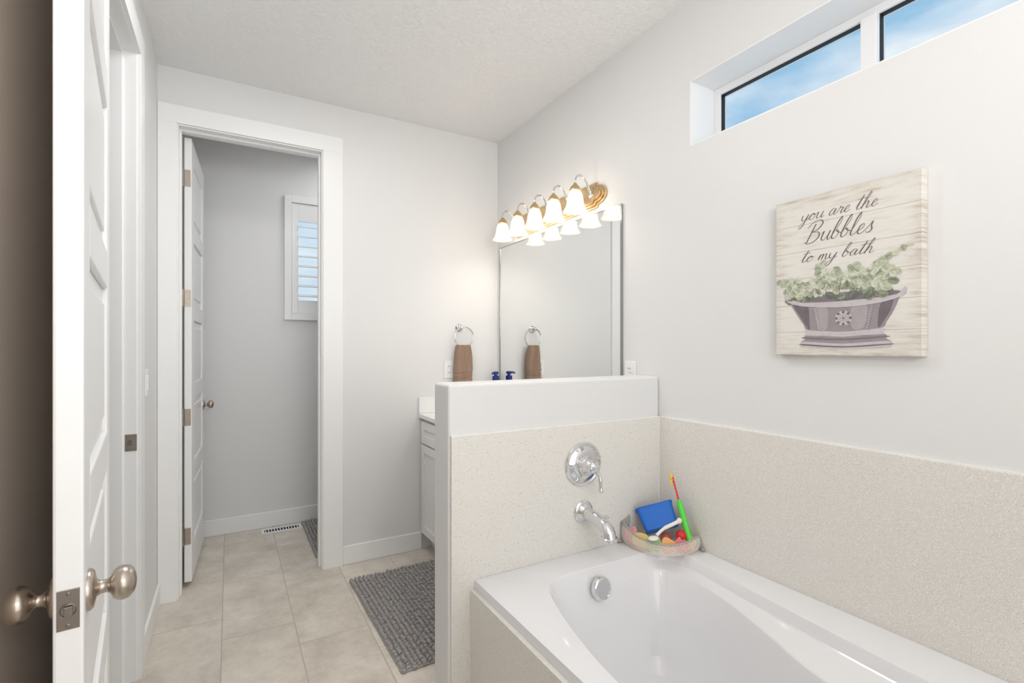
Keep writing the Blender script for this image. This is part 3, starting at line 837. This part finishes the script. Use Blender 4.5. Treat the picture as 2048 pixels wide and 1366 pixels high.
# straps of rivets
for sx in (.128, .288):
    for k in range(10):
        xx = sx + (sx - .21) * -.02 * k
        ell(xx, .146 - k * .0078, .0018, .0018, 3, 2, 8); ell(xx + .006, .146 - k * .0078, .0014, .0014, 3, 3, 8)
# round medallion
ell(.212, .114, .024, .023, 3, 4, 28)
for k in range(16):
    a = k * math.pi / 8
    ell(.212 + .0195 * math.cos(a), .114 + .0185 * math.sin(a), .0046, .0030, 4, 2 if k % 2 else 1, 10, a)
for k in range(10):
    a = k * math.pi / 5
    ell(.212 + .0125 * math.cos(a), .114 + .012 * math.sin(a), .0036, .0030, 5, 2, 10, a)
for k in range(5):
    a = k * math.pi * .4
    ell(.212 + .0062 * math.cos(a), .114 + .006 * math.sin(a), .0030, .0026, 5.5, 2, 10, a)
ell(.212, .114, .0025, .0025, 6, 1, 12)
finish(bm, 'painted_basin', [mat('print_mauve', (156, 147, 152), .75, var=(45, .16)), mat('print_mauve_dark', (118, 108, 114), .75, var=(45, .22)), mat('print_lilac', (200, 194, 198), .75, var=(60, .12)), mat('print_plum', (130, 120, 127), .75, var=(50, .18)), mat('print_mauve_light', (174, 166, 170), .75, var=(45, .14))], cv)
bm = bmesh.new()
rnd = random.Random(3)
def top(s_):
    tb = [(.0, .240), (.04, .262), (.10, .262), (.15, .285), (.20, .266), (.25, .272), (.30, .285), (.345, .292), (.40, .315)]
    for (a, va), (b, vb) in zip(tb[:-1], tb[1:]):
        if s_ <= b: return va + (vb - va) * (s_ - a) / (b - a)
    return .3
stems = [[(.15, .18), (.11, .22), (.06, .235), (.02, .245)], [(.17, .18), (.15, .24), (.145, .285)], [(.24, .18), (.27, .24), (.31, .27), (.375, .305)], [(.2, .18), (.2, .22), (.185, .262)], [(.27, .18), (.31, .22), (.345, .235)], [(.12, .18), (.08, .2), (.04, .215)], [(.25, .19), (.25, .23), (.24, .27)], [(.26, .2), (.3, .25), (.32, .28)]]
for k in stems:
    tube(bm, [(-.0004, p[1], p[2]) for p in catmull([(0, -a, b) for a, b in k], 5)], .0008, 4, 3)
def leaf(cx, cy, r, asp, layer, mi, rot):
    n = 14; c, s_ = math.cos(rot), math.sin(rot); pts = []
    for k in range(n):
        a = 2 * math.pi * k / n
        u = r * math.cos(a); w_ = r * asp * math.sin(a) * (1 - .25 * math.cos(a))
        pts.append((cx + u * c - w_ * s_, cy + u * s_ + w_ * c))
    poly(pts, layer, mi, False)
    poly([(cx - r * c * .9, cy - r * s_ * .9), (cx - r * .3 * c + r * asp * .75 * s_, cy - r * .3 * s_ - r * asp * .75 * c), (cx + r * .45 * c + r * asp * .62 * s_, cy + r * .45 * s_ - r * asp * .62 * c), (cx + r * .9 * c, cy + r * .9 * s_)], layer + .1, {0: 5, 4: 0, 1: 6, 2: 6, 5: 1}.get(mi, mi), False)
for i in range(105):
    s_ = rnd.uniform(.035, .345)
    q_ = .174 + (top(s_) - .194) * rnd.random() ** 1.1
    hgt = (q_ - .172) / .1
    sz = rnd.uniform(.009, .0155)
    mi_ = rnd.choice([2, 2, 1]) if hgt < .2 else rnd.choice([0, 1, 0, 4, 5] if hgt < .6 else [0, 4, 0, 5])
    leaf(s_, q_, sz, rnd.uniform(.62, .88), 3 + i * 0.03, mi_, rnd.uniform(0, 6.28))
ly = 6.5
for k in stems:
    P = catmull([(0, a, b) for a, b in k], 4)
    for j, p_ in enumerate(P[3:]):
        for sg in (-1, 1):
            ly += 0.03
            leaf(p_[1] + sg * rnd.uniform(.005, .010), p_[2] + sg * rnd.uniform(.001, .009), rnd.uniform(.008, .0125), .7, ly, rnd.choice([0, 4, 5]), rnd.uniform(0, 6.28))
finish(bm, 'painted_leaves', [mat('print_sage', (192, 197, 174), .75, var=(80, .14)), mat('print_olive', (146, 153, 131), .75, var=(80, .15)), mat('print_dark_leaf', (104, 109, 101), .75, var=(80, .15)), mat('print_stem', (128, 116, 92), .75), mat('print_pale_leaf', (212, 214, 198), .75, var=(80, .1)), mat('print_mid_leaf', (172, 179, 155), .75, var=(80, .1)), mat('print_shadow_leaf', (120, 126, 111), .75, var=(80, .1))], cv)

# ------------------------------------------------------------------ toy basket
CXc, CYc, CZ = XR - 0.013, 1.547, 0.498
tb = empty('bath_toy_basket', (CXc, CYc, CZ)); tag(tb, 'white mesh corner bath toy basket with grey trim', 'toy basket')
greyf = mat('grey_fabric', (176, 174, 170), .9, bump=(300, .5, .002))
netm = mat('white_net', (248, 238, 232), .7)
bm = bmesh.new()
nu, nv = 46, 8
gridv = []
def bpt(u, v_):
    a = math.radians(2 + 86 * u)      # 0: along half wall, 1: along right wall
    ztop = 0.082 - 0.026 * math.sin(math.pi * min(1, u * 1.1)) - 0.030 * u
    R = (0.222 + 0.048 * math.sin(math.pi * u)) * (0.97 + 0.03 * math.sin(v_ * math.pi)) * (1 + .008 * math.sin(u * 34) * v_)
    return Vector((-R * math.cos(a), -R * math.sin(a), 0.003 + ztop * v_))
for i in range(nu + 1):
    gridv.append([bm.verts.new(bpt(i / nu, j / nv)) for j in range(nv + 1)])
for i in range(nu):
    for j in range(nv):
        a, b, c, d = gridv[i][j], gridv[i + 1][j], gridv[i + 1][j + 1], gridv[i][j + 1]
        if (i + j) % 2: bm.faces.new([a, b, c]); bm.faces.new([a, c, d])
        else: bm.faces.new([a, b, d]); bm.faces.new([b, c, d])
o = finish(bm, 'basket_net', netm, tb)
md = o.modifiers.new('wire', 'WIREFRAME'); md.thickness = 0.0013; md.use_replace = True; md.use_boundary = True
bm = bmesh.new()
tube(bm, [bpt(i / 30, 1.0) for i in range(31)], .0038, 8)
tube(bm, [bpt(0, j / 6) for j in range(7)], .0045, 8)
tube(bm, [bpt(1, j / 6) for j in range(7)], .0045, 8)
def flap(bm, pts, th, axis):
    f1 = [bm.verts.new(p) for p in pts]
    f2 = [bm.verts.new(Vector(p) + Vector(axis) * th) for p in pts]
    bm.faces.new(f1); bm.faces.new(f2[::-1])
    for i in range(len(pts)):
        j = (i + 1) % len(pts); bm.faces.new([f1[i], f1[j], f2[j], f2[i]])
flap(bm, [(-.222, -.002, .0), (-.200, -.002, .0), (-.172, -.002, .080), (-.176, -.002, .105), (-.188, -.002, .098), (-.224, -.002, .084)], .004, (0, -1, 0))
finish(bm, 'basket_trim', greyf, tb, smooth=True)
for c, sc in (((-.010, -.236, .008), (.8, 1.0, .6)), ((-.236, -.010, .010), (1.0, .7, .7))):
    bm = bmesh.new(); ball(bm, c, .010, sc)
    finish(bm, 'basket_suction_cup', mat('grey_rubber', (160, 160, 160), .4), tb, smooth=True)

# toys
blue = mat('blue_plastic', (24, 108, 205), .35)
e_ = empty('toy_bucket', (1.528, 1.458, 0.604), rot=(math.radians(-44), math.radians(-16), math.radians(-34))); tag(e_, 'bright blue plastic toy tub in the mesh basket', 'toy')
bm = bmesh.new()
def rrect(hx, hy, r, z, n=6):
    out = []
    for cx, cy, a0 in ((hx - r, hy - r, 0), (-hx + r, hy - r, 90), (-hx + r, -hy + r, 180), (hx - r, -hy + r, 270)):
        for k in range(n + 1):
            a = math.radians(a0 + 90 * k / n); out.append((cx + r * math.cos(a), cy + r * math.sin(a), z))
    return out
lps = [rrect(.066, .018, .012, -.050), rrect(.074, .024, .014, .046), rrect(.078, .027, .016, .047), rrect(.078, .027, .016, .050), rrect(.072, .022, .014, .050), rrect(.064, .016, .010, -.045)]
rg = [[bm.verts.new(p) for p in l] for l in lps]
for a, b in zip(rg[:-1], rg[1:]):
    n = len(a)
    for i in range(n): bm.faces.new([a[i], a[(i + 1) % n], b[(i + 1) % n], b[i]])
bm.faces.new(rg[0][::-1]); bm.faces.new(rg[-1])
finish(bm, 'bucket_body', blue, e_, smooth=True, bevel=0.0015)

e_ = empty('toy_fishing_rod', (1.562, 1.325, 0.545)); tag(e_, 'green and red toy fishing rod leaning in the basket', 'toy')
dv = Vector((0.020, 0.110, 0.238))
bm = bmesh.new(); P = [dv * t for t in (0, .08, .16, .24, .32, .40, .48, .56, .60)]
tube(bm, P, [.010, .0125, .0115, .0125, .0115, .0125, .012, .010, .007], 14)
finish(bm, 'rod_handle', mat('lime_plastic', (92, 215, 70), .35), e_, smooth=True)
bm = bmesh.new(); tube(bm, [dv * .58, dv * .98], .0034, 10)
for k in range(7): ball(bm, dv * (.62 + k * .05), .0046, seg=10, rings=6)
finish(bm, 'rod_stick', mat('red_plastic', (232, 52, 48), .35), e_, smooth=True)
bm = bmesh.new(); ball(bm, dv * .98 + Vector((-.004, 0, -.006)), .008, (.8, .8, 1.6)); tube(bm, [dv * .92, dv * .92 + Vector((-.012, 0, -.012)), dv * .88 + Vector((-.010, 0, -.018))], .003, 8)
finish(bm, 'rod_tip', mat('yellow_plastic', (240, 205, 50), .35), e_, smooth=True)

e_ = empty('toy_shovel', (1.498, 1.372, 0.592)); tag(e_, 'white plastic toy shovel resting across the basket', 'toy')
bm = bmesh.new()
tube(bm, catmull([(-.055, .012, -.020), (-.02, .008, .0), (.02, .0, .012), (.045, -.008, .022)], 5), [.006] * 6 + [.0075] * 9 + [.009], 12)
ball(bm, (.048, -.009, .024), .0115, (1.1, .8, 1.0)); ball(bm, (-.07, .014, -.03), .024, (1.0, .7, .35))
finish(bm, 'shovel_body', mat('ivory_plastic', (240, 237, 230), .35), e_, smooth=True)

toys = [('toy_ball', (1.545, 1.352, .562), .021, (214, 36, 46), 'small red ball in the mesh basket'),
        ('toy_ball.001', (1.590, 1.372, .548), .020, (238, 212, 90), 'small yellow ball in the mesh basket'),
        ('toy_ball.002', (1.555, 1.44, .522), .022, (232, 120, 110), 'coral ball behind the white mesh')]
for nm, c, r, rgb, lb in toys:
    bm = bmesh.new(); ball(bm, (0, 0, 0), r)
    lathe(bm, [(r * .999, -.001), (r * 1.03, -.0006), (r * 1.03, .0006), (r * .999, .001)], Matrix.Rotation(.6, 4, 'X'), 24)
    tag(finish(bm, nm, mat('plastic_%d_%d_%d' % rgb, rgb, .4), loc=c, smooth=True), lb, 'toy', group='bath toys in the mesh basket')
# flat foam bath shapes leaning against the net
def foam(name, loc, rot, rad, petals, amp, rgb, lb):
    bm = bmesh.new(); n = 40; a_, b_ = [], []
    for k in range(n):
        t = 2 * math.pi * k / n
        r_ = rad * (1 + amp * math.cos(petals * t))
        a_.append(bm.verts.new((r_ * math.cos(t), r_ * math.sin(t), -.005))); b_.append(bm.verts.new((r_ * math.cos(t), r_ * math.sin(t), .005)))
    bm.faces.new(a_[::-1]); bm.faces.new(b_)
    for k in range(n):
        j = (k + 1) % n; bm.faces.new([a_[k], a_[j], b_[j], b_[k]])
    tag(finish(bm, name, mat('foam_%d_%d_%d' % rgb, rgb, .8), loc=loc, rot=rot, bevel=.0015), lb, 'toy', group='foam bath shapes in the mesh basket')
fo = [(.12, .033, 5, .16, (248, 170, 176), 'pink foam star behind the white mesh'), (.28, .032, 2, .14, (251, 220, 130), 'yellow foam fish behind the white mesh'),
      (.43, .030, 6, .10, (180, 215, 145), 'green foam flower behind the white mesh'), (.58, .029, 3, .14, (249, 184, 124), 'orange foam shape behind the white mesh'),
      (.73, .029, 4, .12, (242, 140, 146), 'coral foam clover behind the white mesh'), (.88, .025, 5, .14, (250, 226, 140), 'pale yellow foam star behind the white mesh')]
for i, (u_, rad, pt, am, rgb, lb) in enumerate(fo):
    a = math.radians(2 + 86 * u_); R = .222 + .048 * math.sin(math.pi * u_) - .030
    foam('foam_shape' if i == 0 else 'foam_shape.%03d' % i, (CXc - R * math.cos(a), CYc - R * math.sin(a), CZ + rad + .005), (math.radians(82), 0, a - math.pi / 2), rad, pt, am, rgb, lb)

# ------------------------------------------------------------------ world and lights
wd = bpy.data.worlds.new('sky'); scene.world = wd; wd.use_nodes = True
nt = wd.node_tree; bg = nt.nodes['Background']
tc = nt.nodes.new('ShaderNodeTexCoord')
mp = nt.nodes.new('ShaderNodeMapping'); mp.inputs['Scale'].default_value = (2.2, 2.2, 6); nt.links.new(tc.outputs['Generated'], mp.inputs['Vector'])
n = nt.nodes.new('ShaderNodeTexNoise'); n.inputs['Scale'].default_value = 1.6; n.inputs['Detail'].default_value = 6; n.inputs['Roughness'].default_value = .5
nt.links.new(mp.outputs[0], n.inputs['Vector'])
r = nt.nodes.new('ShaderNodeValToRGB')
r.color_ramp.elements[0].position = .36; r.color_ramp.elements[0].color = lin(148, 194, 228)
r.color_ramp.elements[1].position = .57; r.color_ramp.elements[1].color = lin(240, 245, 250)
nt.links.new(n.outputs['Fac'], r.inputs['Fac']); nt.links.new(r.outputs['Color'], bg.inputs['Color'])
bg.inputs['Strength'].default_value = 1.15

def area(name, loc, rot, sx, sy, power, col=(1, 1, 1)):
    l = bpy.data.lights.new(name, 'AREA'); l.shape = 'RECTANGLE'; l.size = sx; l.size_y = sy; l.energy = power; l.color = col
    o = bpy.data.objects.new(name, l); COL.objects.link(o); o.location = loc; o.rotation_euler = rot
    return o
area('rear_fill', (0.75, YREAR + 0.06, 1.5), (math.radians(90), 0, 0), 1.6, 2.2, 18, (0.985, 0.995, 1))  # added soft fill behind the camera, no actual window there
area('uplight_fill', (0.30, -0.60, 1.85), (math.radians(180 - 48), 0, 0), 0.7, 0.5, 19, (0.985, 1.0, 1))  # added unseen uplight that brightens the ceiling, no lamp stands here
area('overhead_fill', (0.35, 1.9, ZC - 0.03), (0, 0, 0), 0.6, 0.6, 10, (1, 1, 0.99))  # added unseen fill for the floor and back wall, no fixture here
area('toilet_room_fill', (0.9, 3.6, ZC - 0.03), (0, 0, 0), 0.4, 0.4, 4.0, (1, 1, 0.99))  # added weak fill that lifts the toilet room, no fixture here

# ------------------------------------------------------------------ camera
cam = bpy.data.cameras.new('camera'); co = bpy.data.objects.new('camera', cam); COL.objects.link(co)
co.location = (0, 0, H); co.rotation_euler = (math.radians(90), 0, -math.radians(29.84))
cam.sensor_width = 36; cam.lens = 36 * 985 / 2048; cam.shift_y = 12 / 2048; cam.clip_start = 0.02
scene.camera = co
scene.view_settings.view_transform = 'Standard'
scene.view_settings.look = 'None'
